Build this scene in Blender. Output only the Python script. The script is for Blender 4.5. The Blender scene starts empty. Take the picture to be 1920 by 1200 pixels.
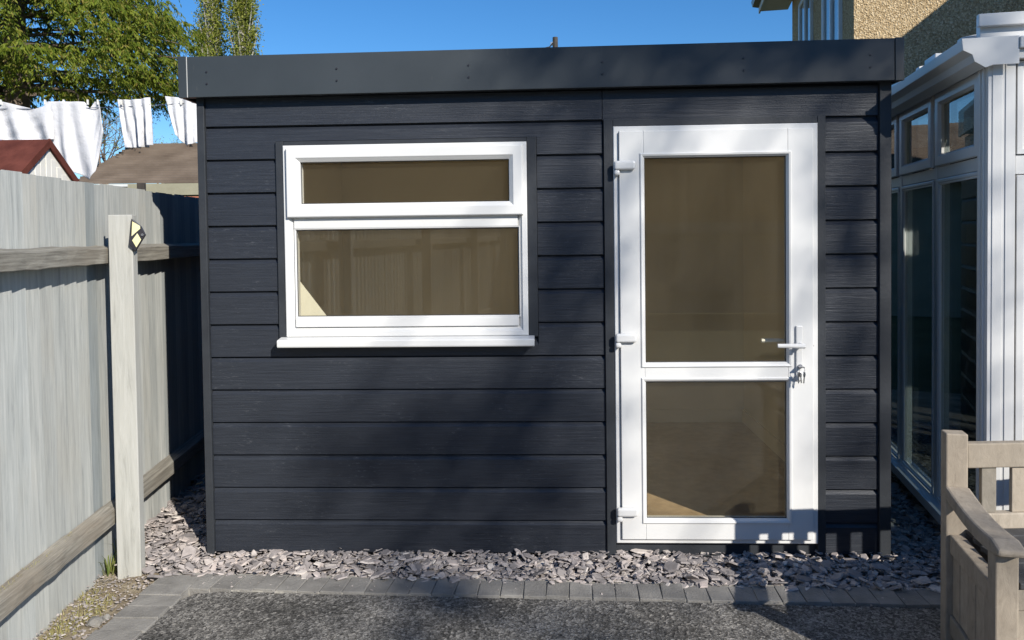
import bpy, math, random
from mathutils import Vector, Matrix
random.seed(7)
R = math.radians
SC = bpy.context.scene
C = SC.collection

# ------------------------------------------------------------------ camera
CAM = Vector((0, 0, 1.5417))
PITCH, ROLL = 0.02813, 0.0125
_f = Vector((0, math.cos(PITCH), -math.sin(PITCH)))
_d = Vector((0, -math.sin(PITCH), -math.cos(PITCH)))
_r = Vector((1, 0, 0))
_rt = math.cos(ROLL) * _r + math.sin(ROLL) * _d
_dn = -math.sin(ROLL) * _r + math.cos(ROLL) * _d
cd = bpy.data.cameras.new('camera')
cam = bpy.data.objects.new('camera', cd); C.objects.link(cam)
M = Matrix.Identity(4)
for i in range(3):
    M[i][0] = _rt[i]; M[i][1] = -_dn[i]; M[i][2] = -_f[i]; M[i][3] = CAM[i]
cam.matrix_world = M
cd.sensor_width = 36; cd.lens = 1442 / 1920 * 36; cd.shift_y = -120 / 1920
cd.clip_start = 0.05; cd.clip_end = 2000
SC.camera = cam

# ------------------------------------------------------------------ light
SUN = Vector((-0.69, 1.0, -0.70)).normalized()          # direction the light travels
ELEV = math.asin(-SUN.z); AZ = math.atan2(-SUN.x, -SUN.y)
w = bpy.data.worlds.new('World'); SC.world = w; w.use_nodes = True
nt = w.node_tree; nt.nodes.clear()
sky = nt.nodes.new('ShaderNodeTexSky'); sky.sky_type = 'NISHITA'; sky.sun_disc = False
sky.sun_elevation = ELEV; sky.sun_rotation = AZ
sky.air_density = 1.0; sky.dust_density = 0.0; sky.ozone_density = 7.0; sky.altitude = 0
bg = nt.nodes.new('ShaderNodeBackground'); bg.inputs[1].default_value = 0.105
wo = nt.nodes.new('ShaderNodeOutputWorld')
hs = nt.nodes.new('ShaderNodeHueSaturation'); hs.inputs['Saturation'].default_value = 1.15
nt.links.new(sky.outputs[0], hs.inputs['Color']); nt.links.new(hs.outputs[0], bg.inputs[0]); nt.links.new(bg.outputs[0], wo.inputs[0])
ld = bpy.data.lights.new('sun', 'SUN'); ld.energy = 5.0; ld.angle = R(0.53); ld.color = (1, 0.95, 0.87)
sun = bpy.data.objects.new('sun', ld); C.objects.link(sun)
sun.rotation_euler = SUN.to_track_quat('-Z', 'Y').to_euler(); sun.location = (6, -8, 9)
vs = SC.view_settings
vs.view_transform = 'Standard'; vs.look = 'None'; vs.gamma = 1; vs.exposure = 0.38
vs.use_curve_mapping = False

# ------------------------------------------------------------------ materials
MATS = {}
def nodes(name):
    m = bpy.data.materials.new(name); m.use_nodes = True
    n = m.node_tree; n.nodes.clear()
    out = n.nodes.new('ShaderNodeOutputMaterial')
    MATS[name] = m
    return m, n, out
def ramp(n, stops, src):
    r = n.nodes.new('ShaderNodeValToRGB'); e = r.color_ramp.elements
    while len(e) < len(stops): e.new(0.5)
    for k, (p, c) in enumerate(stops):
        e[k].position = p; e[k].color = (c[0], c[1], c[2], 1) if not isinstance(c, float) else (c, c, c, 1)
    n.links.new(src, r.inputs[0]); return r.outputs[0]
def coords(n, stretch=(1, 1, 1), kind='Object', rnd=False):
    t = n.nodes.new('ShaderNodeTexCoord'); mp = n.nodes.new('ShaderNodeMapping')
    mp.inputs['Scale'].default_value = stretch
    n.links.new(t.outputs[kind], mp.inputs[0])
    if rnd:
        oi = n.nodes.new('ShaderNodeObjectInfo'); ml = n.nodes.new('ShaderNodeMath'); ml.operation = 'MULTIPLY'
        ml.inputs[1].default_value = 37.0; n.links.new(oi.outputs['Random'], ml.inputs[0])
        n.links.new(ml.outputs[0], mp.inputs['Location'])
    return mp.outputs[0]
def noise(n, vec, scale, detail=4, rough=0.55, dist=0.0):
    t = n.nodes.new('ShaderNodeTexNoise'); t.inputs['Scale'].default_value = scale
    t.inputs['Detail'].default_value = detail; t.inputs['Roughness'].default_value = rough
    t.inputs['Distortion'].default_value = dist
    n.links.new(vec, t.inputs['Vector']); return t.outputs['Fac']
def mix(n, a, b, fac, mode='MIX'):
    x = n.nodes.new('ShaderNodeMix'); x.data_type = 'RGBA'; x.blend_type = mode
    for s, v in ((0, fac), (6, a), (7, b)):
        if isinstance(v, (int, float)): x.inputs[s].default_value = v
        elif isinstance(v, tuple): x.inputs[s].default_value = (*v, 1)
        else: n.links.new(v, x.inputs[s])
    return x.outputs[2]
def bump(n, h, strength, dist=0.01):
    b = n.nodes.new('ShaderNodeBump'); b.inputs['Strength'].default_value = strength
    b.inputs['Distance'].default_value = dist; n.links.new(h, b.inputs['Height']); return b.outputs[0]
def princ(n, out, col, rough=0.6, nrm=None, metal=0.0, spec=0.5):
    p = n.nodes.new('ShaderNodeBsdfPrincipled')
    if isinstance(col, tuple): p.inputs['Base Color'].default_value = (*col, 1)
    else: n.links.new(col, p.inputs['Base Color'])
    if isinstance(rough, (int, float)): p.inputs['Roughness'].default_value = rough
    else: n.links.new(rough, p.inputs['Roughness'])
    p.inputs['Metallic'].default_value = metal; p.inputs['Specular IOR Level'].default_value = spec
    if nrm is not None: n.links.new(nrm, p.inputs['Normal'])
    n.links.new(p.outputs[0], out.inputs[0]); return p
def pm(name, c1, c2, scale=5, rough=0.6, bmp=0.0, bscale=None, stretch=(1, 1, 1), kind='Object', rnd=False,
       metal=0.0, spec=0.5, var=0.0, detail=5, bd=0.01):
    m, n, out = nodes(name)
    v = coords(n, stretch, kind, rnd)
    f = noise(n, v, scale, detail)
    col = ramp(n, [(0.3, c1), (0.7, c2)], f)
    if var:
        oi = n.nodes.new('ShaderNodeObjectInfo')
        col = mix(n, col, ramp(n, [(0, 1.0 - var), (1, 1.0 + 0.0)], oi.outputs['Random']), 1.0, 'MULTIPLY')
    nr = None
    if bmp:
        h = noise(n, v, bscale or scale * 4, 6, 0.65); nr = bump(n, h, bmp, bd)
    princ(n, out, col, rough, nr, metal, spec)
    return m

def cladding():
    m, n, out = nodes('composite_cladding')
    v = coords(n, (2.2, 2.2, 60), 'Object', True)
    g = noise(n, v, 2.0, 7, 0.7, 0.6)
    v2 = coords(n, (1, 1, 1), 'Object', True)
    dirt = noise(n, v2, 3.0, 6, 0.7)
    col = ramp(n, [(0.3, (0.0125, 0.0155, 0.0225)), (0.75, (0.027, 0.032, 0.0425))], g)
    v3 = coords(n, (5, 5, 22), 'Object', True)
    sc = noise(n, v3, 5.0, 8, 0.8)
    scr = ramp(n, [(0.56, 0.0), (0.68, 1.0)], sc)
    dm = ramp(n, [(0.46, 0.0), (0.66, 1.0)], dirt)
    f = n.nodes.new('ShaderNodeMath'); f.operation = 'MULTIPLY'
    n.links.new(scr, f.inputs[0]); n.links.new(dm, f.inputs[1])
    f2 = n.nodes.new('ShaderNodeMath'); f2.operation = 'MULTIPLY'; f2.inputs[1].default_value = 0.8
    n.links.new(f.outputs[0], f2.inputs[0])
    col = mix(n, col, (0.14, 0.145, 0.155), f2.outputs[0])
    princ(n, out, col, 0.48, bump(n, g, 0.55, 0.004), 0, 0.5)
cladding()
pm('trim_dark', (0.023, 0.026, 0.031), (0.036, 0.040, 0.046), 6, 0.5, 0.12, 60, spec=0.35)
def fascia():
    m, n, out = nodes('fascia_plastic')
    v = coords(n, (1, 1, 1)); f = noise(n, v, 2.2, 5)
    col = ramp(n, [(0.3, (0.031, 0.038, 0.043)), (0.7, (0.042, 0.050, 0.056))], f)
    v2 = coords(n, (14, 14, 2.0)); s = ramp(n, [(0.66, 0.0), (0.8, 0.35)], noise(n, v2, 3, 6, 0.7))
    col = mix(n, col, (0.16, 0.155, 0.14), s)
    princ(n, out, col, 0.45, None, 0, 0.4)
fascia()
pm('upvc', (0.63, 0.63, 0.615), (0.67, 0.665, 0.65), 3, 0.28, 0.02, 40, spec=0.5)
def tarmac():
    m, n, out = nodes('tarmac')
    v = coords(n)
    big = noise(n, v, 2.6, 6, 0.65); fine = noise(n, v, 140, 4, 0.85)
    vo = n.nodes.new('ShaderNodeTexVoronoi'); vo.inputs['Scale'].default_value = 85
    n.links.new(v, vo.inputs['Vector'])
    col = ramp(n, [(0.34, (0.080, 0.076, 0.070)), (0.68, (0.225, 0.212, 0.193))], big)
    col = mix(n, col, ramp(n, [(0.38, 0.22), (0.62, 1.9)], fine), 1.0, 'MULTIPLY')
    col = mix(n, col, ramp(n, [(0.2, 0.5), (0.8, 1.5)], vo.outputs['Color']), 1.0, 'MULTIPLY')
    sp = ramp(n, [(0.80, 0.0), (0.87, 1.0)], vo.outputs['Color'])
    col = mix(n, col, (0.33, 0.31, 0.28), sp)
    h = n.nodes.new('ShaderNodeMath'); h.operation = 'ADD'
    n.links.new(fine, h.inputs[0]); n.links.new(vo.outputs['Distance'], h.inputs[1])
    princ(n, out, col, 0.85, bump(n, h.outputs[0], 1.0, 0.006), 0, 0.3)
tarmac()
pm('block', (0.20, 0.19, 0.175), (0.31, 0.295, 0.27), 9, 0.85, 0.5, 90, rnd=True, var=0.14, spec=0.2)
pm('soil', (0.20, 0.155, 0.105), (0.42, 0.36, 0.26), 9, 0.95, 0.9, 60, spec=0.1, bd=0.02)
pm('joint_sand', (0.26, 0.245, 0.215), (0.44, 0.42, 0.37), 40, 0.95, 0.4, 90, spec=0.1)
pm('earth', (0.06, 0.07, 0.03), (0.12, 0.12, 0.06), 0.8, 0.95, spec=0.1)
def slate():
    m, n, out = nodes('slate')
    g = n.nodes.new('ShaderNodeNewGeometry')
    v = coords(n); f = noise(n, v, 30, 5)
    col = ramp(n, [(0, (0.20, 0.182, 0.176)), (0.3, (0.30, 0.27, 0.258)), (0.6, (0.41, 0.365, 0.342)), (0.85, (0.48, 0.415, 0.38)), (1, (0.58, 0.53, 0.48))], g.outputs['Random Per Island'])
    col = mix(n, col, ramp(n, [(0.3, 0.75), (0.7, 1.1)], f), 1.0, 'MULTIPLY')
    princ(n, out, col, 0.75, bump(n, f, 0.4, 0.004), 0, 0.3)
slate()
def fencewood(name, a, b, st, warm):
    m, n, out = nodes(name)
    v = coords(n, st, 'Object', True)
    g = noise(n, v, 2.0, 7, 0.7, 0.5)
    v2 = coords(n, (1.2, 1.2, 0.7), 'Object', True); big = noise(n, v2, 2.2, 4)
    col = ramp(n, [(0.22, tuple(x * 0.6 for x in a)), (0.42, a), (0.75, b)], g)
    col = mix(n, col, warm, ramp(n, [(0.5, 0.0), (0.8, 0.45)], big))
    oi = n.nodes.new('ShaderNodeObjectInfo')
    col = mix(n, col, ramp(n, [(0, (0.66, 0.69, 0.70)), (0.3, (0.88, 0.88, 0.86)), (0.7, (1.0, 0.98, 0.94)), (1, (1.1, 1.11, 1.1))], oi.outputs['Random']), 1.0, 'MULTIPLY')
    princ(n, out, col, 0.85, bump(n, g, 0.5, 0.004), 0, 0.2)
fencewood('fence_board', (0.35, 0.365, 0.36), (0.50, 0.51, 0.495), (26, 26, 1.3), (0.42, 0.385, 0.32))
fencewood('fence_rail', (0.21, 0.195, 0.17), (0.44, 0.42, 0.37), (1.6, 34, 34), (0.27, 0.22, 0.165))
fencewood('fence_post', (0.345, 0.342, 0.318), (0.44, 0.435, 0.41), (18, 18, 1.6), (0.42, 0.395, 0.34))
fencewood('bench_wood', (0.32, 0.275, 0.222), (0.43, 0.37, 0.30), (16, 12, 7), (0.37, 0.305, 0.235))
pm('dark_slat', (0.035, 0.036, 0.038), (0.07, 0.07, 0.07), 14, 0.7, 0.3)
pm('black_metal', (0.010, 0.009, 0.012), (0.03, 0.028, 0.034), 20, 0.35)
pm('steel', (0.35, 0.35, 0.36), (0.55, 0.55, 0.56), 20, 0.3, metal=1.0)
pm('yellow_glass', (0.62, 0.58, 0.30), (0.78, 0.74, 0.44), 25, 0.2)
pm('red_felt', (0.075, 0.022, 0.016), (0.135, 0.042, 0.03), 7, 0.9, 0.4, 60, spec=0.15)
pm('white_board', (0.66, 0.65, 0.58), (0.76, 0.75, 0.69), 5, 0.7)
pm('brown_tile', (0.115, 0.088, 0.068), (0.19, 0.150, 0.118), 1.8, 0.9, 0.4, 30, spec=0.15)
pm('render_beige', (0.25, 0.235, 0.165), (0.33, 0.31, 0.22), 3, 0.9, 0.3, 40)
pm('terracotta', (0.26, 0.085, 0.045), (0.38, 0.14, 0.08), 6, 0.85, 0.3, 30)
def roughcast():
    m, n, out = nodes('roughcast')
    v = coords(n)
    vo = n.nodes.new('ShaderNodeTexVoronoi'); vo.inputs['Scale'].default_value = 70
    n.links.new(v, vo.inputs['Vector'])
    f = noise(n, v, 1.1, 4); fi = noise(n, v, 48, 4, 0.7)
    col = ramp(n, [(0.2, (0.40, 0.285, 0.155)), (0.6, (0.56, 0.42, 0.24)), (0.9, (0.72, 0.58, 0.38))], vo.outputs['Color'])
    col = mix(n, col, ramp(n, [(0.36, 0.6), (0.58, 1.1)], fi), 1.0, 'MULTIPLY')
    col = mix(n, col, ramp(n, [(0.3, 0.85), (0.7, 1.05)], f), 1.0, 'MULTIPLY')
    princ(n, out, col, 0.95, bump(n, vo.outputs['Distance'], 0.8, 0.012), 0, 0.1)
roughcast()
pm('inner_wall', (0.77, 0.70, 0.54), (0.81, 0.74, 0.58), 2, 0.8, spec=0.2)
pm('inner_floor', (0.31, 0.22, 0.135), (0.47, 0.345, 0.22), 14, 0.7, 0.15, 60, spec=0.3)
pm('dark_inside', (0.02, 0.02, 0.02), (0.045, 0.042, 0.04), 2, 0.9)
pm('bark', (0.10, 0.075, 0.055), (0.22, 0.17, 0.13), 8, 0.95, 0.6, 30)
pm('pale_bark', (0.25, 0.23, 0.19), (0.42, 0.40, 0.34), 8, 0.95, 0.4, 30)
pm('lead', (0.10, 0.10, 0.11), (0.16, 0.16, 0.17), 8, 0.6)
pm('rubber', (0.015, 0.015, 0.016), (0.03, 0.03, 0.03), 9, 0.6)
pm('pole_wood', (0.035, 0.03, 0.026), (0.07, 0.06, 0.05), 6, 0.9)
def leaf(name, stops, trans=0.35):
    m, n, out = nodes(name)
    g = n.nodes.new('ShaderNodeNewGeometry')
    col = ramp(n, stops, g.outputs['Random Per Island'])
    p = n.nodes.new('ShaderNodeBsdfPrincipled'); p.inputs['Roughness'].default_value = 0.6
    p.inputs['Specular IOR Level'].default_value = 0.25
    n.links.new(col, p.inputs['Base Color'])
    t = n.nodes.new('ShaderNodeBsdfTranslucent'); n.links.new(col, t.inputs[0])
    x = n.nodes.new('ShaderNodeMixShader'); x.inputs[0].default_value = trans
    n.links.new(p.outputs[0], x.inputs[1]); n.links.new(t.outputs[0], x.inputs[2]); n.links.new(x.outputs[0], out.inputs[0])
leaf('conifer', [(0, (0.07, 0.11, 0.012)), (0.4, (0.14, 0.19, 0.018)), (0.8, (0.24, 0.275, 0.03)), (1, (0.28, 0.22, 0.06))], 0.4)
leaf('spring_leaf', [(0, (0.15, 0.19, 0.03)), (0.5, (0.24, 0.27, 0.045)), (1, (0.34, 0.33, 0.08))], 0.4)
leaf('broad_leaf', [(0, (0.05, 0.09, 0.02)), (1, (0.11, 0.15, 0.04))])
def cotton():
    m, n, out = nodes('cotton')
    v = coords(n); f = noise(n, v, 9, 6, 0.7)
    col = ramp(n, [(0.3, (0.72, 0.72, 0.73)), (0.7, (0.80, 0.79, 0.80))], f)
    d = n.nodes.new('ShaderNodeBsdfDiffuse'); t = n.nodes.new('ShaderNodeBsdfTranslucent'); x = n.nodes.new('ShaderNodeMixShader')
    n.links.new(col, d.inputs[0]); n.links.new(col, t.inputs[0]); x.inputs[0].default_value = 0.25
    n.links.new(bump(n, f, 0.6, 0.03), d.inputs['Normal'])
    n.links.new(d.outputs[0], x.inputs[1]); n.links.new(t.outputs[0], x.inputs[2]); n.links.new(x.outputs[0], out.inputs[0])
cotton()
leaf('grass', [(0, (0.10, 0.15, 0.03)), (0.5, (0.20, 0.24, 0.06)), (1, (0.30, 0.30, 0.10))])
leaf('dry_grass', [(0, (0.30, 0.25, 0.11)), (0.6, (0.46, 0.41, 0.20)), (1, (0.38, 0.40, 0.14))])
def glass(name, tint, dust, dcol, streak=0.0, ior=1.5):
    m, n, out = nodes(name)
    tr = n.nodes.new('ShaderNodeBsdfTransparent'); tr.inputs[0].default_value = (*tint, 1)
    gl = n.nodes.new('ShaderNodeBsdfGlossy'); gl.inputs['Roughness'].default_value = 0.0
    gl.inputs[0].default_value = (1, 1, 1, 1)
    lw = n.nodes.new('ShaderNodeLayerWeight'); pw = n.nodes.new('ShaderNodeMath'); pw.operation = 'POWER'; pw.inputs[1].default_value = 5
    fr = n.nodes.new('ShaderNodeMath'); fr.operation = 'MULTIPLY_ADD'; F0 = ((ior - 1) / (ior + 1)) ** 2
    n.links.new(lw.outputs['Facing'], pw.inputs[0]); n.links.new(pw.outputs[0], fr.inputs[0])
    fr.inputs[1].default_value = 1 - F0; fr.inputs[2].default_value = F0
    x = n.nodes.new('ShaderNodeMixShader')
    n.links.new(fr.outputs[0], x.inputs[0]); n.links.new(tr.outputs[0], x.inputs[1]); n.links.new(gl.outputs[0], x.inputs[2])
    last = x
    if dust:
        df = n.nodes.new('ShaderNodeBsdfDiffuse'); df.inputs[0].default_value = (*dcol, 1)
        v = coords(n, (34, 34, 0.6)); a = noise(n, v, 1.0, 4, 0.6)
        v2 = coords(n, (1, 1, 1)); b = noise(n, v2, 90, 2, 0.5)
        fa = ramp(n, [(0.3, dust * (1 - streak)), (0.7, dust * (1 + streak))], a)
        spots = ramp(n, [(0.80, 0.0), (0.84, 0.5)], b)
        ad = n.nodes.new('ShaderNodeMath'); ad.operation = 'ADD'; ad.use_clamp = True
        n.links.new(fa, ad.inputs[0]); n.links.new(spots, ad.inputs[1])
        y = n.nodes.new('ShaderNodeMixShader')
        n.links.new(ad.outputs[0], y.inputs[0]); n.links.new(x.outputs[0], y.inputs[1]); n.links.new(df.outputs[0], y.inputs[2])
        last = y
    n.links.new(last.outputs[0], out.inputs[0])
glass('shed_glass', (0.97, 0.96, 0.91), 0.03, (0.55, 0.48, 0.35), 0.12)
glass('cons_glass', (0.62, 0.66, 0.65), 0.0, (0, 0, 0), 0, 1.9)

# ------------------------------------------------------------------ mesh helpers
class MB:
    def __init__(s): s.v = []; s.f = []
    def add(s, vs, fs):
        b = len(s.v); s.v += [tuple(p) for p in vs]; s.f += [tuple(b + i for i in f) for f in fs]; return s
    def box(s, x0, x1, y0, y1, z0, z1, m=None):
        vs = [(x, y, z) for z in (z0, z1) for y in (y0, y1) for x in (x0, x1)]
        if m is not None: vs = [m @ Vector(p) for p in vs]
        return s.add(vs, [(0, 2, 3, 1), (4, 5, 7, 6), (0, 1, 5, 4), (2, 6, 7, 3), (0, 4, 6, 2), (1, 3, 7, 5)])
    def prism(s, poly, a, b, axis='x'):
        n = len(poly)
        def P(t, p): return {'x': (t, p[0], p[1]), 'y': (p[0], t, p[1]), 'z': (p[0], p[1], t)}[axis]
        vs = [P(a, p) for p in poly] + [P(b, p) for p in poly]
        fs = [tuple(range(n))[::-1], tuple(range(n, 2 * n))] + [(i, (i + 1) % n, n + (i + 1) % n, n + i) for i in range(n)]
        return s.add(vs, fs)
    def ring(s, x0, x1, z0, z1, prof):
        # rectangular frame: prof = closed list of (inset, y)
        n = len(prof); vs = []
        for (i, y) in prof: vs += [(x0 + i, y, z0 + i), (x1 - i, y, z0 + i), (x1 - i, y, z1 - i), (x0 + i, y, z1 - i)]
        fs = []
        for k in range(n):
            l = (k + 1) % n
            for c in range(4):
                d = (c + 1) % 4; fs.append((4 * k + c, 4 * k + d, 4 * l + d, 4 * l + c))
        return s.add(vs, fs)
    def tube(s, pts, rad, n=6, cap=True):
        pts = [Vector(p) for p in pts]; rs = rad if isinstance(rad, (list, tuple)) else [rad] * len(pts)
        vs = []
        for i, p in enumerate(pts):
            t = (pts[min(i + 1, len(pts) - 1)] - pts[max(i - 1, 0)]).normalized()
            a = t.orthogonal().normalized(); b = t.cross(a)
            if i and n > 3:
                a = (pa - t * pa.dot(t)).normalized(); b = t.cross(a)
            pa = a
            for k in range(n):
                q = 2 * math.pi * k / n; vs.append(p + rs[i] * (math.cos(q) * a + math.sin(q) * b))
        fs = [(i * n + k, i * n + (k + 1) % n, (i + 1) * n + (k + 1) % n, (i + 1) * n + k) for i in range(len(pts) - 1) for k in range(n)]
        if cap: fs += [tuple(range(n))[::-1], tuple(range((len(pts) - 1) * n, len(pts) * n))]
        return s.add(vs, fs)
    def mesh(s, name, mat):
        me = bpy.data.meshes.new(name); me.from_pydata(s.v, [], s.f); me.validate(); me.update()
        me.materials.append(MATS[mat]); return me
    def build(s, name, mat, parent=None, bev=0.0, smooth=False, fix=True):
        me = s.mesh(name, mat)
        if fix and len(s.f) < 20000: fixn(me)
        return obj(name, me, parent, bev, smooth)
import bmesh
def fixn(me):
    b = bmesh.new(); b.from_mesh(me); bmesh.ops.recalc_face_normals(b, faces=b.faces); b.to_mesh(me); b.free()
def obj(name, me, parent=None, bev=0.0, smooth=False):
    o = bpy.data.objects.new(name, me); C.objects.link(o)
    if parent is not None: o.parent = parent
    if smooth: me.shade_smooth()
    if bev:
        md = o.modifiers.new('bevel', 'BEVEL'); md.width = bev; md.segments = 2; md.limit_method = 'ANGLE'; md.angle_limit = R(40)
    return o
def thing(name, label, cat, loc=(0, 0, 0), rz=0.0, group=None):
    o = bpy.data.objects.new(name, None); C.objects.link(o); o.empty_display_size = 0.1
    o.location = loc; o.rotation_euler = (0, 0, rz); o['label'] = label; o['category'] = cat
    if group: o['group'] = group
    return o
def tag(o, label=None, cat=None, group=None, kind=None):
    for k, v in (('label', label), ('category', cat), ('group', group), ('kind', kind)):
        if v: o[k] = v
    return o
def at(u, v, Y):                                  # a place in the world, from a bearing and a distance
    d = _rt * ((u - 960) / 1442) + _dn * ((v - 480) / 1442) + _f
    return CAM + d * (Y / d.y)

# ------------------------------------------------------------------ the ground
def sheet(name, mat, pts, z, label, cat=None, kind='structure'):
    b = MB(); n = len(pts); b.add([(x, y, z) for x, y in pts], [tuple(range(n))])
    o = b.build(name, mat, fix=False); tag(o, label, cat, None, kind)
    return o
sheet('ground', 'earth', [(-600, -600), (600, -600), (600, 600), (-600, 600)], -0.075, 'open ground reaching away beyond the gardens', 'ground')
EA = -0.0750                                       # the block edging runs square to the fence
EO = Vector((-1.53, 3.495, 0))
def E2W(x, y, z=0): return Vector((EO.x + x * math.cos(EA) - y * math.sin(EA), EO.y + x * math.sin(EA) + y * math.cos(EA), z))
# soil beside the fence, gently uneven
b = MB(); nx, ny = 30, 110
for j in range(ny + 1):
    for i in range(nx + 1):
        x = -0.75 + 0.75 * i / nx; y = -4.6 + 4.7 * j / ny
        p = E2W(x, y); h = 0.018 * math.sin(x * 23 + y * 9) * math.sin(y * 17) + random.uniform(-.006, .006)
        b.v.append((p.x, p.y, -0.045 + h * (0.3 + min(1, abs(x)))))
b.f = [(j * (nx + 1) + i, j * (nx + 1) + i + 1, (j + 1) * (nx + 1) + i + 1, (j + 1) * (nx + 1) + i) for j in range(ny) for i in range(nx)]
tag(b.build('soil_strip', 'soil', smooth=True, fix=False), 'strip of bare soil and straw along the timber fence', 'soil', None, 'structure')
# tarmac, with a slightly ragged edge
pts = [E2W(0.085 + random.uniform(-.008, .008), -5.2 + 0.05 * k) for k in range(101)]
pts[-1] = E2W(0.14, -0.16)
pts += [E2W(0.2 + 0.05 * k, -0.136 + random.uniform(-.006, .006)) for k in range(1, 110)]
pts += [E2W(8, -0.14), E2W(8, -5.2)]
sheet('tarmac_yard', 'tarmac', [(p.x, p.y) for p in pts], -0.013, 'dark speckled tarmac yard in front of the garden room', 'tarmac')
# slate bed under the chips
sheet('slate_bed', 'soil', [(-2.6, 3.2), (-2.6, 8), (4.2, 8), (4.2, 3.1)], -0.062, 'dark bed under the slate chippings', 'ground')
# block edging
be = tag(MB().box(-0.10, 3.9, -0.132, 0.03, -0.06, -0.0075).build('block_edging', 'joint_sand'), 'row of small grey paving blocks between slate and tarmac', 'edging', None, 'structure')
be.location = EO; be.rotation_euler = (0, 0, EA)
pv = MB().box(-0.0475, 0.0475, -0.07, 0.07, -0.05, 0.0).mesh('paver', 'block')
for k in range(38):
    o = obj('paver', pv, be, 0.0025); o.location = (0.145 + 0.0985 * k, -0.066 + random.uniform(-.004, .004), random.uniform(-.003, .002))
    o.rotation_euler = (random.uniform(-.025, .025), random.uniform(-.02, .02), random.uniform(-.03, .03) - 0.10 * max(0, 1 - k / 14))
pv2 = MB().box(-0.095, 0.095, -0.0488, 0.0488, -0.05, 0.0).mesh('paver', 'block')
for k in range(24):
    o = obj('paver', pv2, be, 0.0025); o.location = (-0.005 + 0.01 * random.random(), -0.05 - 0.1 * k, -0.002 + random.uniform(-.003, .002))
    o.rotation_euler = (random.uniform(-.02, .02), random.uniform(-.02, .02), random.uniform(-.02, .02))

# ------------------------------------------------------------------ garden room
YAW = 0.04138
SO = Vector((-1.51315, 3.74711, 0))
shed = thing('garden_room', 'charcoal clad garden room with flat roof, white window and white glazed door', 'shed', SO, -YAW)
W, D, BP = 3.29, 2.45, 0.1602
def board(parts, z0, h=BP, dx=0.0):
    # parts: list of (s0, s1, cut) ; cut = height removed from the bottom
    b = MB()
    for s0, s1, cut in parts:
        c = min(cut, h - 0.03)
        b.prism([(0, c), (0, h - 0.026), (0.018, h - 0.004), (0.018, h), (0.025, h), (0.025, c)], s0, s1)
    o = b.build('cladding_board', 'composite_cladding', shed); o.location = (0, 0.001 + random.uniform(-.0008, .0008), z0)
    return o
WX0, WX1, WZ0, WZ1 = 0.417, 1.590, 1.058, 1.982
DX0, DX1, DZ0, DZ1 = 2.000, 2.952, 0.055, 2.045
for k in range(13):
    z0 = k * BP
    if k < 6: board([(0.036, 1.954, 0)], z0)
    elif k == 6:
        board([(0.036, 0.378, 0), (0.378, 1.638, 0)][:1], z0); board([(1.638, 1.952, 0)], z0)
    elif k < 12:
        board([(0.036, 0.378, 0)], z0); board([(1.638, 1.952, 0)], z0)
    else: board([(0.036, 0.378, 0), (0.378, 1.638, 0.083), (1.638, 1.950, 0)], z0)
    board([(2.992, 3.237, 0)], z0 - (0.008 if k else 0), BP + (0 if k else -0.008))
# narrow course under the sill
board([(0.378, 1.638, 0)], 6 * BP, 0.075)
board([(0.036, 1.950, 0)], 13 * BP, 0.16); board([(1.953, 3.237, 0)], 13 * BP - 0.004, 0.164)
def trim(x0, x1, z0, z1, y0=-0.012, y1=0.026, name='trim', mat='trim_dark'):
    return MB().box(x0, x1, y0, y1, z0, z1).build(name, mat, shed, 0.002)
trim(-0.002, 0.034, -0.01, 2.235, -0.014, name='corner_trim'); trim(3.239, 3.292, -0.01, 2.235, -0.014, name='corner_trim')
trim(1.956, DX0 - 0.001, -0.01, 2.079); trim(DX1 + 0.001, 2.990, -0.01, 2.079); trim(DX0, DX1, DZ1 + 0.001, 2.078)
trim(0.380, WX0 - 0.001, 1.052, 2.003); trim(WX1 + 0.001, 1.636, 1.052, 2.003); trim(WX0, WX1, WZ1 + 0.001, 2.002)
trim(DX0, DX1, -0.02, DZ0 - 0.004, 0.012, 0.09, 'threshold')
# structural wall core
b = MB(); y0, y1 = 0.028, 0.085
for x0, x1, z0, z1 in ((0.002, WX0, -0.02, 2.22), (WX0, WX1, -0.02, WZ0), (WX0, WX1, WZ1, 2.22), (WX1, DX0, -0.02, 2.22), (DX1, W - 0.002, -0.02, 2.22), (DX0, DX1, DZ1, 2.22)):
    b.box(x0, x1, y0, y1, z0, z1)
b.build('wall_core', 'trim_dark', shed)
b = MB().box(0.0, 0.05, 0.086, D, -0.02, 2.22); b.build('side_wall', 'trim_dark', shed)
b = MB().box(W - 0.05, W, 0.086, D, -0.02, 2.22); b.build('side_wall', 'trim_dark', shed)
b = MB().box(0.051, W - 0.051, D - 0.05, D, -0.02, 2.22); b.build('rear_wall', 'trim_dark', shed)
sb = MB().prism([(0, 0), (0, BP - 0.026), (0.011, BP - 0.004), (0.011, BP), (0.02, BP), (0.02, 0)], 0, D - 0.03).mesh('cladding_board', 'composite_cladding')
fixn(sb)
for k in range(13):
    o = obj('cladding_board', sb, shed); o.rotation_euler = (0, 0, R(90)); o.location = (W + 0.021, 0.03, k * BP)
    o = obj('cladding_board', sb, shed); o.rotation_euler = (0, 0, R(-90)); o.location = (-0.021, D, k * BP)
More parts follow.
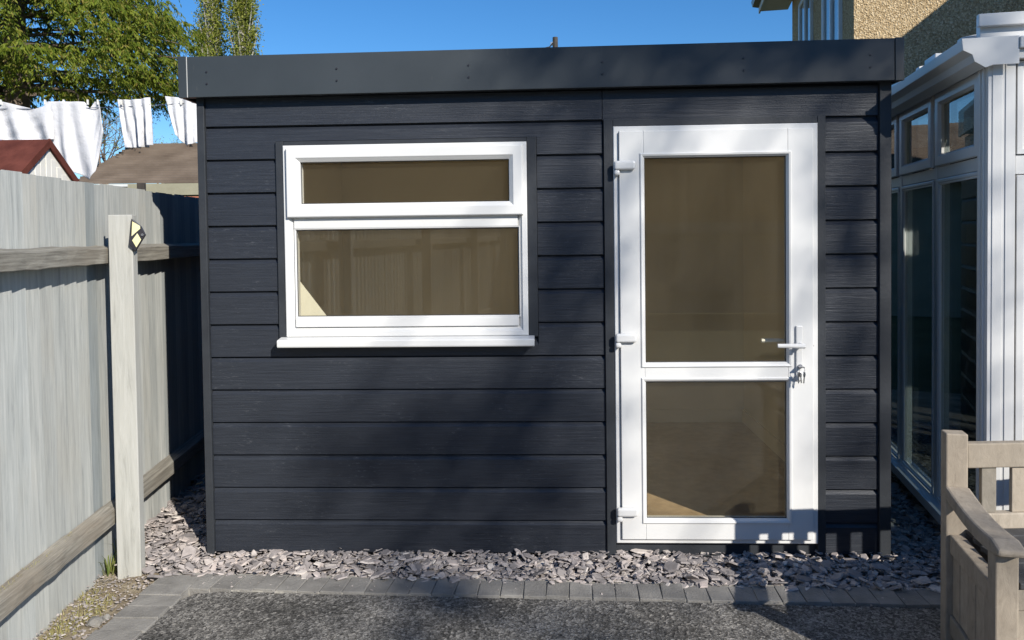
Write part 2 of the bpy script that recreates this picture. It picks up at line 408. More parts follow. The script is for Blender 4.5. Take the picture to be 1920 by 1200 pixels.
# inside
def inner(name, mat, x0, x1, y0, y1, z0, z1): return MB().box(x0, x1, y0, y1, z0, z1).build(name, mat, shed)
inner('floor', 'inner_floor', 0.051, W - 0.051, 0.09, D - 0.051, 0.0, 0.05)
inner('ceiling', 'inner_wall', 0.051, W - 0.051, 0.088, D - 0.051, 2.17, 2.21)
inner('inner_lining', 'inner_wall', 0.052, 0.07, 0.105, D - 0.07, 0.051, 2.168)
inner('inner_lining', 'inner_wall', W - 0.07, W - 0.052, 0.105, D - 0.07, 0.051, 2.168)
inner('inner_lining', 'inner_wall', 0.052, W - 0.052, D - 0.069, D - 0.052, 0.051, 2.168)
b = MB()
for x0, x1, z0, z1 in ((0.071, WX0, 0.051, 2.168), (WX0, WX1, 0.051, WZ0), (WX0, WX1, WZ1, 2.168), (WX1, DX0, 0.051, 2.168), (DX1, W - 0.071, 0.051, 2.168), (DX0, DX1, DZ1, 2.168)):
    b.box(x0, x1, 0.087, 0.103, z0, z1)
b.build('inner_lining', 'inner_wall', shed)
inner('skirting', 'inner_wall', 0.071, W - 0.071, D - 0.085, D - 0.0695, 0.051, 0.15)
inner('skirting', 'inner_wall', W - 0.085, W - 0.0705, 0.11, D - 0.086, 0.051, 0.15)
inner('skirting', 'inner_wall', 0.0705, 0.085, 0.11, D - 0.086, 0.051, 0.15)
lbd = MB().prism([(0.30, 1.42), (1.33, 0.052), (1.13, 0.052), (0.12, 1.285)], 0.30, 0.312, 'y').build('leaning_board', 'white_board', None)  # assumed board, added to draw the pale triangle in the lower pane
lbd.location = SO; lbd.rotation_euler = (0, 0, -YAW); tag(lbd, 'assumed pale board leaning inside the window, added for the pale triangle in the lower pane', 'board')
# flat roof and fascia (falls a little to the left)
fa = R(0.24)
def roofpart(name, mat, x0, x1, y0, y1, z0, z1, bev=0.002):
    o = MB().box(x0, x1, y0, y1, z0, z1).build(name, mat, shed, bev); o.location = (0, 0, 2.213); o.rotation_euler = (0, -fa, 0); return o
FY = -0.064
roofpart('roof', 'lead', -0.03, W + 0.01, FY + 0.02, D + 0.03, 0.02, 0.175)
roofpart('fascia', 'fascia_plastic', -0.019, 3.284, FY, FY + 0.018, 0, 0.192)
roofpart('corner_cap', 'fascia_plastic', -0.062, -0.021, FY - 0.004, FY + 0.02, -0.002, 0.194)
roofpart('corner_cap', 'fascia_plastic', 3.286, 3.326, FY - 0.004, FY + 0.02, -0.002, 0.194)
roofpart('seam_strip', 'upvc', -0.0208, -0.0192, FY - 0.002, FY + 0.01, 0, 0.192, 0)
roofpart('side_fascia', 'fascia_plastic', -0.062, -0.046, FY + 0.021, D + 0.05, 0, 0.192)
roofpart('side_fascia', 'fascia_plastic', 3.310, 3.326, FY + 0.021, D + 0.05, 0, 0.192)
roofpart('soffit', 'trim_dark', -0.045, 3.309, FY + 0.019, -0.001, 0.004, 0.018, 0)
sm = MB().tube([(0, 0, 0), (0, -0.004, 0)], 0.0042, 8).mesh('screw', 'black_metal')
for s in (0.075, 0.70, 1.325, 1.95, 2.60, 3.175):
    for dz in (0.062, 0.118):
        o = obj('screw', sm, shed); o.location = (s, FY - 0.0005, 2.213 + dz + s * math.tan(fa))

# ---- window
def ring_prof(w, yf, yb, lip=0.012): return [(0, yb), (0, yf + 0.003), (0.003, yf), (w - lip, yf), (w, yf + lip), (w, yb)]
win = MB().ring(WX0, WX1, WZ0, WZ1, [(0, 0.07), (0, -0.017), (0.003, -0.020), (0.026, -0.020), (0.028, -0.012), (0.032, -0.012), (0.046, 0.004), (0.046, 0.07)])
win.box(WX0 + 0.046, WX1 - 0.046, -0.012, 0.07, 1.582, 1.640)
win.box(WX0 + 0.046, WX1 - 0.046, -0.014, 0.07, WZ0 + 0.047, 1.148)
win = win.build('window', 'upvc', shed, 0.002)
MB().ring(0.436, 1.572, 1.634, 1.966, [(0, 0.03), (0, -0.034), (0.005, -0.040), (0.046, -0.040), (0.050, -0.036), (0.066, -0.022), (0.066, 0.03)]).build('sash', 'upvc', win, 0.0015)
MB().ring(0.4635, 1.5535, 1.1485, 1.5815, [(0, 0.02), (0, -0.010), (0.003, -0.010), (0.007, 0.0), (0.007, 0.02)]).build('glazing_bead', 'upvc', win)
MB().box(0.500, 1.508, -0.004, 0.020, 1.698, 1.902).build('pane', 'shed_glass', win)
MB().box(0.4705, 1.5465, 0.004, 0.028, 1.1555, 1.5745).build('pane', 'shed_glass', win)
MB().ring(0.5025, 1.5055, 1.7005, 1.8995, [(0, -0.005), (0, -0.009), (0.003, -0.007), (0.003, -0.005)]).build('gasket', 'rubber', win)
MB().ring(0.471, 1.546, 1.156, 1.574, [(0, 0.003), (0, -0.001), (0.003, 0.001), (0.003, 0.003)]).build('gasket', 'rubber', win)
MB().prism([(-0.075, 1.014), (-0.078, 1.020), (-0.078, 1.044), (-0.074, 1.050), (-0.021, 1.057), (0.02, 1.057), (0.02, 1.014)], 0.390, 1.618).build('sill', 'upvc', win, 0.002)
# ---- door
door = MB().ring(DX0, DX1, DZ0, DZ1, [(0, 0.07), (0, -0.014), (0.003, -0.018), (0.024, -0.018), (0.026, -0.008), (0.030, -0.008), (0.030, 0.07)]).build('door', 'upvc', shed, 0.0015)
SX0, SX1, SZ0, SZ1 = 2.026, 2.926, 0.079, 2.020
GX0, GX1 = 2.139, 2.809
b = MB()
b.box(SX0, GX0, -0.032, 0.03, SZ0, SZ1); b.box(GX1, SX1, -0.032, 0.03, SZ0, SZ1)
b.box(GX0, GX1, -0.032, 0.03, SZ0, 0.174); b.box(GX0, GX1, -0.032, 0.03, 1.899, SZ1); b.box(GX0, GX1, -0.032, 0.03, 0.838, 0.920)
b.build('door_leaf', 'upvc', door, 0.003)
for z0, z1 in ((0.174, 0.838), (0.920, 1.899)):
    MB().ring(GX0 - 0.016, GX1 + 0.016, z0 - 0.016, z1 + 0.016, [(0, -0.020), (0, -0.036), (0.004, -0.0385), (0.012, -0.036), (0.021, -0.022), (0.021, -0.010), (0.017, -0.010)]).build('glazing_bead', 'upvc', door)
    MB().box(GX0 + 0.0005, GX1 - 0.0005, -0.012, 0.014, z0 + 0.0005, z1 - 0.0005).build('pane', 'shed_glass', door)
    MB().ring(GX0 + 0.005, GX1 - 0.005, z0 + 0.005, z1 - 0.005, [(0, -0.013), (0, -0.017), (0.0035, -0.015), (0.0035, -0.013)]).build('gasket', 'rubber', door)
def hinge(z):
    b = MB()
    b.box(2.001, 2.100, -0.058, -0.0325, z - 0.020, z + 0.022)
    b.box(2.000, 2.028, -0.056, -0.019, z - 0.046, z - 0.0205)
    o = b.build('hinge', 'upvc', door, 0.010); o.modifiers[0].segments = 3
for z in (1.858, 1.045, 0.215): hinge(z)
hd = MB().box(2.842, 2.874, -0.043, -0.0325, 0.838, 1.098).build('handle_plate', 'upvc', door, 0.007)
b = MB(); b.tube([(2.860, -0.040, 1.008), (2.860, -0.085, 1.008)], 0.011, 10); b.tube([(2.868, -0.086, 1.008), (2.80, -0.090, 1.010), (2.744, -0.084, 1.010)], [0.012, 0.0105, 0.0095], 10)
b.build('door_handle', 'upvc', door, 0.002)
b = MB(); b.tube([(2.868, 0.075, 1.008), (2.78, 0.085, 1.012), (2.715, 0.080, 1.012)], 0.010, 8); b.build('door_handle', 'upvc', door)
MB().tube([(2.860, -0.0435, 0.907), (2.860, -0.050, 0.907)], 0.010, 12).build('lock_barrel', 'steel', door)
MB().tube([(2.93, -0.0185, 1.0), (2.93, -0.020, 1.0)], 0.003, 6).build('screw', 'steel', door)
# keys hanging in the lock
def S2W(s, y, z): return SO + Vector((s * math.cos(YAW) + y * math.sin(YAW), -s * math.sin(YAW) + y * math.cos(YAW), z))
kt = thing('key_bunch', 'small bunch of steel keys hanging in the door lock', 'keys', S2W(2.860, -0.055, 0.907), -YAW)
MB().box(-0.011, 0.011, -0.022, 0.006, -0.002, 0.002).build('key', 'steel', kt)
MB().tube([(0.012 * math.sin(a), -0.018, -0.012 + 0.012 * math.cos(a)) for a in [i * math.pi / 6 for i in range(13)]], 0.0012, 5).build('key_ring', 'steel', kt)
for dx, t in ((0.010, 0.1), (-0.009, -0.12), (-0.016, 0.05)):
    o = MB().add([(-0.004, 0, 0), (0.004, 0, 0), (0.0075, 0, -0.012), (0.005, 0, -0.022), (0.0028, 0, -0.024), (0.0028, 0, -0.052), (-0.0028, 0, -0.052), (-0.0028, 0, -0.024), (-0.005, 0, -0.022), (-0.0075, 0, -0.012)] , [tuple(range(10))]).build('key', 'steel', kt)
    md = o.modifiers.new('thick', 'SOLIDIFY'); md.thickness = 0.002
    o.location = (dx, -0.018, -0.022); o.rotation_euler = (0, t, 0.5)

# ------------------------------------------------------------------ timber fence on the left
FA = math.pi / 2 + 0.0763
fence = thing('timber_fence', 'weathered grey feather-edge fence with rails, running past the garden room', 'fence', (-1.69, 0, 0), FA)
FP = 0.1003
fbs = []
for q in range(3):
    h = 1.808 + random.uniform(-.004, .004) + 0.05
    b = MB().prism([(0, 0.000), (0.112, -0.013), (0.112, 0.012), (0, 0.005)], 0, h, 'z'); fbs.append(b.mesh('fence_board', 'fence_board')); fixn(fbs[-1])
for k in range(-80, 82):
    o = obj('fence_board', fbs[k % 3], fence); o.location = (k * FP, random.uniform(-.0015, .0015), -0.05 + random.uniform(-.004, .004))
    o.rotation_euler = (0, random.uniform(-.003, .003), random.uniform(-.012, .012))
for z0, z1, dep in ((1.428, 1.505, 0.068), (0.198, 0.272, 0.062)):
    for x0, x1 in ((-8.0, -4.502), (-4.5, -1.002), (-1.0, 2.498), (2.5, 3.62), (3.622, 6.1), (6.102, 8.2)):
        b = MB(); n = 14; vs = []
        for i in range(n + 1):
            x = x0 + (x1 - x0) * i / n; j = [random.uniform(-.003, .003) for _ in range(4)]
            vs += [(x, -0.012, z0 + j[0]), (x, -0.012 - dep + j[1], z0 + j[0]), (x, -0.012 - dep + j[2], z1 - 0.006 + j[3]), (x, -0.012, z1 + 0.008 + j[3])]
        fs = [(4 * i + c, 4 * i + (c + 1) % 4, 4 * i + 4 + (c + 1) % 4, 4 * i + 4 + c) for i in range(n) for c in range(4)] + [(3, 2, 1, 0), (4 * n, 4 * n + 1, 4 * n + 2, 4 * n + 3)]
        b.add(vs, fs).build('fence_rail', 'fence_rail', fence, 0.003)
for x, top in ((3.585, 1.655), (1.05, 1.63), (-1.5, 1.63), (-4.2, 1.63), (-6.8, 1.63), (6.3, 1.63)):
    b = MB().box(x - 0.028, x + 0.028, -0.205, -0.097, -0.12, top)
    b.build('fence_post', 'fence_post', fence, 0.004)
# lantern fixed to the post
P0 = fence.matrix_basis @ Vector((3.556, -0.195, 0))
lt = thing('solar_lantern', 'small diamond lantern with black frame and pale yellow panes on the fence post', 'lantern', (P0.x + 0.012, P0.y - 0.012, 1.56), 0.35)
S = 0.0024
def zp(x, y): return ((x - 655) / 10 * S * 1.0, -(y - 470) / 10 * S)
outl = [zp(*p) for p in ((665, 150), (830, 300), (905, 470), (850, 560), (720, 785), (610, 650), (632, 470))]
MB().prism(outl, -0.006, 0.030, 'y').build('lantern_frame', 'black_metal', lt, 0.002)
MB().prism([zp(*p) for p in ((682, 205), (812, 295), (818, 345), (664, 490))], -0.0085, -0.0065, 'y').build('lantern_pane', 'yellow_glass', lt)
MB().prism([zp(*p) for p in ((765, 435), (828, 560), (742, 705), (672, 570))], -0.0085, -0.0065, 'y').build('lantern_pane', 'yellow_glass', lt)
MB().tube([Vector((zp(850, 465)[0], -0.0065, zp(850, 465)[1])), Vector((zp(850, 465)[0], -0.011, zp(850, 465)[1]))], 0.006, 10).build('stud', 'steel', lt)
# fence behind the photographer's place, mirrored in the glass
bf = thing('rear_fence', 'grey timber boundary fence closing the yard opposite the garden room', 'fence', (-1.4, -8.0, 0), 0)
rb = MB().prism([(0, 0.010), (0.126, 0.0), (0.126, 0.016), (0, 0.014)], 0, 1.78, 'z').mesh('fence_board', 'fence_board'); fixn(rb)
for k in range(74):
    o = obj('fence_board', rb, bf); o.location = (k * FP, random.uniform(-.002, .002), -0.05); o.rotation_euler = (0, 0, random.uniform(-.02, .02))
for z in (0.3, 1.45): MB().box(0, 7.4, 0.018, 0.08, z, z + 0.08).build('fence_rail', 'fence_rail', bf, 0.003)

# ------------------------------------------------------------------ slate chippings
def chip(b, x, y, z, s):
    n = random.choice((4, 5, 5, 6)); el = random.uniform(0.38, 0.85); t = random.uniform(.11, .2) * s
    a0 = random.random() * 6.28
    rot = Matrix.Rotation(random.random() * 6.28, 3, 'Z') @ Matrix.Rotation(random.gauss(0, .25), 3, 'X') @ Matrix.Rotation(random.gauss(0, .25), 3, 'Y') @ Matrix.Rotation(random.random() * 6.28, 3, 'Z')
    ring = [(random.uniform(.7, 1.1) * s * math.cos(a0 + 6.283 * k / n + random.uniform(-.3, .3)), el * random.uniform(.7, 1.1) * s * math.sin(a0 + 6.283 * k / n)) for k in range(n)]
    vs = [rot @ Vector((p[0], p[1], -t / 2)) for p in ring] + [rot @ Vector((p[0] * .86, p[1] * .86, t / 2 + random.uniform(-.1, .1) * t)) for p in ring]
    lo = min(v.z for v in vs)
    o = Vector((x, y, z - lo * 0.45))
    b.add([v + o for v in vs], [tuple(range(n))[::-1], tuple(range(n, 2 * n))] + [(i, (i + 1) % n, n + (i + 1) % n, n + i) for i in range(n)])
b = MB()
def inshed(x, y):
    q = Vector((x - SO.x, y - SO.y)); s = q.x * math.cos(YAW) - q.y * math.sin(YAW); t = q.x * math.sin(YAW) + q.y * math.cos(YAW)
    return 0.0 < s < W and t > 0.012
cnt = 0
while cnt < 20000:
    x = random.uniform(-2.15, 3.2); y = random.uniform(3.2, 6.4)
    if y > 4.6 and random.random() < .55: continue
    q = Vector((x - EO.x, y - EO.y)); ex = q.x * math.cos(EA) + q.y * math.sin(EA); ey = -q.x * math.sin(EA) + q.y * math.cos(EA)
    if ey < -0.008 + random.gauss(0, .010) or inshed(x, y): continue
    if x < -1.70 - 0.0765 * y: continue
    if ex < -0.12 and ey < 0.06 or ex < -0.36 and ey < 0.42: continue
    if x > 2.03 + 0.215 * (y - 3.3) + .1: continue
    s = min(0.060, max(0.011, random.lognormvariate(math.log(0.0165), .50)))
    chip(b, x, y, -0.05 + random.uniform(0, .05) + 0.006 * (cnt % 3), s); cnt += 1
for k in range(70):
    p = E2W(random.uniform(0.1, 3.5), random.uniform(-.16, -.02)); chip(b, p.x, p.y, 0.0, random.uniform(.003, .008))
tag(b.build('slate_chippings', 'slate', fix=False), 'loose grey and mauve slate chippings around the garden room', 'slate', None, 'stuff')

# pebbles, weeds and straw by the fence
b = MB()
for k in range(2200):
    x = random.uniform(-.62, -.09); y = random.uniform(-1.3, .04); p = E2W(x, y)
    chip(b, p.x, p.y, -0.03, random.choice((.005, .006, .008, .011)))
tag(b.build('fence_gravel', 'slate', fix=False), 'small pebbles scattered on the soil beside the fence', 'gravel', None, 'stuff')
def blades(b, x, y, z, n, h, spread, wd):
    for k in range(n):
        a = random.random() * 6.28; l = h * random.uniform(.5, 1.1); o = spread * random.random()
        p = Vector((x + o * math.cos(a), y + o * math.sin(a), z)); d = Vector((math.cos(a), math.sin(a), 0)); sd = Vector((-d.y, d.x, 0)) * wd
        lean = random.uniform(.15, .8)
        q = p + d * l * lean * .35 + Vector((0, 0, l * .6)); r = p + d * l * lean + Vector((0, 0, l * (1 - .35 * lean)))
        b.add([p - sd, p + sd, q + sd * .8, q - sd * .8, r], [(0, 1, 2, 3), (3, 2, 4)])
b = MB()
for k in range(1500):
    y = random.uniform(-1.6, -.1); x = -0.20 - abs(random.gauss(0, .14)) - 0.06 * random.random(); p = E2W(x, y)
    if p.x < -1.70 - .0765 * p.y + 0.03: continue
    blades(b, p.x, p.y, -0.05, 5, random.choice((.012, .018, .025, .04)), .015, .0012)
fm = fence.matrix_basis
for k in range(170):
    p = fm @ Vector((random.uniform(2.2, 3.3), random.uniform(-.04, -.015), .265))
    blades(b, p.x, p.y, p.z, 3, .02, .008, .001)
tag(b.build('dry_grass', 'dry_grass', fix=False), 'straw coloured dry grass along the foot of the fence', 'grass', None, 'stuff')
for u, v, n, h, lab in ((205, 1075, 34, .12, 'low tuft of green grass at the foot of the fence post'), (183, 1072, 9, .16, 'few tall green blades beside the lower fence rail'), (226, 1056, 4, .2, 'thin upright weed against the base of the fence post')):
    d = at(u, v, 1) - CAM; p = CAM + d * (-(CAM.z + .045) / d.z)
    b = MB(); blades(b, 0, 0, 0, n, h, .035 if n > 5 else .01, .0026)
    o = b.build('grass_tuft', 'grass', fix=False); o.location = p; tag(o, lab, 'grass', 'green weeds by the post')
def rock(u, v, sc, lab):
    d = at(u, v, 1) - CAM; p = CAM + d * (-(CAM.z + .03) / d.z)
    bm = bmesh.new(); bmesh.ops.create_icosphere(bm, subdivisions=2, radius=1)
    for q in bm.verts: q.co = Vector((q.co.x * sc[0], q.co.y * sc[1], q.co.z * sc[2])) * random.uniform(.75, 1.15)
    me = bpy.data.meshes.new('stone'); bm.to_mesh(me); bm.free(); me.materials.append(MATS['block'])
    o = obj('stone', me); o.location = p; tag(o, lab, 'stone', 'stones by the edging')
rock(178, 1166, (.032, .03, .024), 'squarish dark grey stone on the soil beside the edging')
rock(200, 1158, (.018, .022, .014), 'smaller rounded grey stone touching the squarish one')

# ------------------------------------------------------------------ bench
bz = -0.013
BA = 0.02
SPL = 0.255
bench = thing('garden_bench', 'taupe wooden garden bench with slatted back and panelled end', 'bench', (1.632, 2.835, bz), BA)
BL = 1.35
def bb(name, x0, x1, y0, y1, z0, z1, mat='bench_wood', bev=0.005, par=bench): return MB().box(x0, x1, y0, y1, z0, z1).build(name, mat, par, bev)
bb('top_rail', 0.039, BL - 0.039, -0.022, 0.016, 0.670, 0.762)
bb('lower_rail', 0.039, BL - 0.039, -0.022, 0.016, 0.44, 0.50)
x = 0.098
while x + 0.06 < BL - 0.04:
    bb('back_slat', x, x + 0.056, -0.012, 0.006, 0.50, 0.670, bev=0.003); x += 0.114
SD = 0.47
def end_frame(px, sg):
    # the ends splay outwards towards the front
    def put(o): o.location = (px, 0, 0); o.rotation_euler = (0, 0, -SPL * sg); return o
    put(bb('back_post', -0.036, 0.038, -0.035, 0.03, 0, 0.802))
    b = MB(); prof = []
    for i in range(9):
        t = i / 8; y = -0.036 - t * (SD + 0.045); z = 0.585 - 0.022 * math.sin(t * math.pi) - 0.012 * t
        prof.append((y, z + 0.024 - (0.02 if i == 8 else 0)))
    prof2 = [(y, z - 0.048 + (0.028 if i == 8 else 0)) for i, (y, z) in enumerate(prof)]
    b.prism(prof + prof2[::-1], -0.040, 0.042); put(b.build('armrest', 'bench_wood', bench, 0.008))
    put(bb('front_post', -0.032, 0.034, -SD - 0.036, -SD + 0.032, 0, 0.545))
    put(bb('end_rail', -0.024, 0.024, -SD + 0.033, -0.036, 0.36, 0.43))
    put(bb('end_rail', -0.024, 0.024, -SD + 0.033, -0.036, 0.06, 0.13))
    y = -0.038
    for q in range(5): put(bb('end_board', -0.014 + .002 * (q % 2), 0.004, y - 0.0765, y, 0.131, 0.359, bev=0.003)); y -= 0.0795
end_frame(0, 1); end_frame(BL, -1)
tn = math.tan(SPL); fe = SD * tn
bb('front_rail', -fe + 0.04, BL + fe - 0.04, -SD + 0.0, -SD + 0.03, 0.36, 0.43)
nf = 8; fw = (BL + 2 * fe - 0.084) / nf
for q in range(nf): bb('front_board', -fe + 0.042 + q * fw, -fe + 0.042 + (q + 1) * fw - 0.005, -SD + 0.004, -SD + 0.022, 0.06, 0.359, bev=0.003)
bb('rear_panel', 0.039, BL - 0.039, -0.018, 0.004, 0.06, 0.439, bev=0.003)
for q in range(6):
    e = (0.04 + 0.074 * q) * tn - 0.03
    bb('seat_slat', -e, BL + e, -0.04 - 0.074 * (q + 1) + .006, -0.04 - 0.074 * q, 0.432, 0.452, 'dark_slat', 0.003)

# ------------------------------------------------------------------ conservatory
CA = -math.atan(0.215)
CO = Vector((2.055, 3.30, -0.02))
cons = thing('conservatory', 'white plastic framed conservatory with tall panes and moulded gutter', 'conservatory', CO, CA)
# local: +y runs back along the side wall, +x along the front
CL, CW, EH = 4.0, 2.8, 2.30
def cb(name, x0, x1, y0, y1, z0, z1, mat='upvc', bev=0.003, par=cons): return MB().box(x0, x1, y0, y1, z0, z1).build(name, mat, par, bev)
cb('base_wall', 0.01, CW, 0.02, CL, -0.03, 0.10, 'render_beige')
cb('base_sill', -0.055, 0.05, -0.02, CL, 0.10, 0.15)
cb('base_sill', 0.051, CW, -0.05, 0.05, 0.10, 0.15)
# corner post with ribs
b = MB(); b.box(-0.02, 0.085, -0.02, 0.10, 0.15, EH)
for i in range(2): b.box(-0.004 + i * 0.05, 0.034 + i * 0.05, -0.0235, -0.0205, 0.15, EH - 0.01)
for i in range(2): b.box(-0.028, -0.0205, 0.01 + i * 0.04, 0.03 + i * 0.04, 0.15, EH - 0.01)
b.build('corner_post', 'upvc', cons, 0.003)
T0 = 1.85
def side_bay(y0, y1, x=0.0, sgn=-1):
    cb('mullion', x + 0.0, x + 0.06, y1 - 0.025, y1 + 0.025, 0.15, EH - 0.046)
    cb('transom', x + 0.002, x + 0.058, y0 + 0.026, y1 - 0.026, T0 - 0.03, T0 + 0.03)
    def ringy(name, z0, z1, w, d):
        m = MB().ring(y0 + 0.028, y1 - 0.028, z0, z1, [(0, 0), (0, -d), (0.004, -d - 0.004), (w - 0.012, -d - 0.004), (w, -d + 0.01), (w, 0)])
        m.v = [(x + (p[1]) * 1.0, p[0], p[2]) for p in m.v]; return m.build(name, 'upvc', cons, 0.0015)
    ringy('top_sash', T0 + 0.032, EH - 0.047, 0.06, 0.012)
    ringy('lower_frame', 0.152, T0 - 0.032, 0.030, 0.0)
    cb('pane', x + 0.012, x + 0.030, y0 + 0.089, y1 - 0.089, T0 + 0.093, EH - 0.108, 'cons_glass', 0)
    cb('pane', x + 0.012, x + 0.030, y0 + 0.059, y1 - 0.059, 0.183, T0 - 0.063, 'cons_glass', 0)
y = 0.075
for k in range(6):
    side_bay(y, y + 0.645); y += 0.645
cb('wall_plate', -0.010, 0.07, 0.101, CL, EH - 0.045, EH + 0.0)
EG = EH - 0.04
b = MB().prism([(-0.02, EG - 0.01), (-0.045, EG - 0.02), (-0.085, EG + 0.005), (-0.095, EG + 0.035), (-0.13, EG + 0.055), (-0.135, EG + 0.10), (-0.122, EG + 0.10), (-0.118, EG + 0.064), (-0.085, EG + 0.045), (-0.02, EG + 0.02)], -0.06, CL, 'y')
b.build('gutter', 'upvc', cons, 0.002)
MB().prism([(-0.018, EG - 0.014), (-0.047, EG - 0.024), (-0.088, EG + 0.003), (-0.098, EG + 0.033), (-0.133, EG + 0.053), (-0.138, EG + 0.102), (0.08, EG + 0.102), (0.08, EG - 0.014)], -0.068, -0.0605, 'y').build('gutter_end', 'upvc', cons, 0.001)
# front wall
cb('head_fascia', 0.081, CW, -0.055, 0.05, EH - 0.03, EH + 0.06)
cb('head_mould', 0.081, CW, -0.075, -0.056, EH + 0.01, EH + 0.058)
fx = 0.088
for k in range(4):
    x0, x1 = fx, fx + 0.64
    cb('mullion', x1 - 0.03, x1 + 0.03, -0.018, 0.05, 0.15, EH - 0.031)
    cb('transom', x0 + 0.0005, x1 - 0.031, -0.012, 0.05, T0 - 0.06, T0 + 0.02)
    MB().ring(x0 + 0.004, x1 - 0.034, T0 + 0.024, EH - 0.034, [(0, 0.04), (0, -0.02), (0.022, -0.02), (0.03, -0.006), (0.03, 0.04)]).build('panel_frame', 'upvc', cons, 0.0015)
    cb('infill_panel', x0 + 0.035, x1 - 0.065, -0.004, 0.02, T0 + 0.055, EH - 0.065)
    MB().ring(x0 + 0.004, x1 - 0.034, 0.154, T0 - 0.064, [(0, 0.04), (0, -0.02), (0.028, -0.02), (0.038, -0.006), (0.038, 0.04)]).build('panel_frame', 'upvc', cons, 0.0015)
    cb('pane', x0 + 0.043, x1 - 0.073, 0.005, 0.023, 0.193, T0 - 0.103, 'cons_glass', 0)
    fx += 0.64
# roof: low white bars and boards up to the ridge
RZ = EH + 0.08
def slope(name, x0, x1, y0, y1, th, mat, lift=0.0, par=cons):
    k = 0.16
    return MB().prism([(x0, RZ - 0.02 + (x0) * k + lift), (x1, RZ - 0.02 + x1 * k + lift), (x1, RZ - 0.02 + x1 * k + th + lift), (x0, RZ - 0.02 + x0 * k + th + lift)], y0, y1, 'y').build(name, mat, par, 0.003)
slope('roof_sheet', -0.06, CW / 2, 0.12, CL, 0.02, 'white_board')
for k in range(7): slope('roof_bar', -0.07, CW / 2, 0.14 + k * 0.62, 0.20 + k * 0.62, 0.045, 'upvc', 0.021)
m = slope('roof_sheet', -0.06, CW / 2 - 0.002, 0.12, CL, 0.02, 'white_board'); m.scale = (-1, 1, 1); m.location = (CW, 0, 0)
cb('upper_board', -0.035, CW, 0.03, 0.075, EH + 0.062, EH + 0.175)
cb('upper_mould', -0.05, CW, 0.0, 0.029, EH + 0.125, EH + 0.178)
for yy in (0.50, 1.14, 1.78, 2.42): cb('bar_cap', -0.07, 0.06, yy, yy + 0.17, EH + 0.03, EH + 0.125)
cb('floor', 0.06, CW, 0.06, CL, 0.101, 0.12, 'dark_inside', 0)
# far side: posts and panes seen through the glass
for k in range(7): cb('mullion', CW - 0.06, CW - 0.005, 0.1 + k * 0.62, 0.16 + k * 0.62, 0.15, EH)
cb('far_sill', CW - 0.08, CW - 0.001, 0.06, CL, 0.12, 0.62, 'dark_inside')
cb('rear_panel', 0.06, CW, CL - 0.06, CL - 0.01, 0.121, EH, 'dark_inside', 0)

# ------------------------------------------------------------------ house behind
HY = 7.75
h0 = at(1601, 100, HY)
house = thing('house', 'ochre roughcast house with dark framed upper windows behind the conservatory', 'house', (h0.x, HY, 0), CA)
# local x: along the sunny front, local y: back
HD, HE = 4.2, 5.05
MB().box(0.001, 9.0, 0.001, HD, -0.05, HE + 0.6).build('wall', 'roughcast', house)
# wing that throws its shade across the front
MB().box(2.15, 8.0, -3.4, 0.0, -0.05, 4.62).build('wing_wall', 'roughcast', house)
MB().box(2.05, 8.1, -3.5, -0.01, 4.62, 4.72).build('wing_roof', 'lead', house)
def hwin(y0, y1, z0, z1):
    f = MB().ring(y0, y1, z0, z1, [(0, 0.05), (0, -0.025), (0.05, -0.025), (0.06, -0.01), (0.06, 0.05)])
    ym = (y0 + y1) / 2; f.box(ym - 0.03, ym + 0.03, -0.024, 0.045, z0 + 0.061, z1 - 0.061)
    f.v = [(p[1] - 0.012, p[0], p[2]) for p in f.v]; o = f.build('window', 'upvc', house, 0.004)
    for a, c in ((y0 + 0.0605, ym - 0.031), (ym + 0.031, y1 - 0.0605)):
        MB().box(-0.012, -0.004, a, c, z0 + 0.061, z1 - 0.061).build('pane', 'cons_glass', o)
    MB().box(-0.075, 0.0, y0 - 0.05, y1 + 0.05, z0 - 0.06, z0 - 0.001).build('sill', 'upvc', o, 0.004)
hwin(0.55, 1.55, 3.42, 4.75); hwin(2.35, 3.35, 3.40, 4.75)
# eaves
MB().box(-0.42, -0.001, 0.3, HD + 0.45, HE, HE + 0.03).build('soffit', 'white_board', house)
MB().box(-0.445, -0.421, 0.28, HD + 0.47, HE - 0.03, HE + 0.17).build('fascia', 'white_board', house, 0.004)
MB().prism([(-0.446, HE + 0.06), (-0.54, HE + 0.08), (-0.56, HE + 0.16), (-0.446, HE + 0.16)], 0.28, HD + 0.47, 'y').build('gutter', 'black_metal', house, 0.004)
MB().prism([(-0.5, HE + 0.171), (4.5, HE + 2.9), (9.4, HE + 0.171)], 0.25, HD + 0.5, 'y').build('roof', 'brown_tile', house)

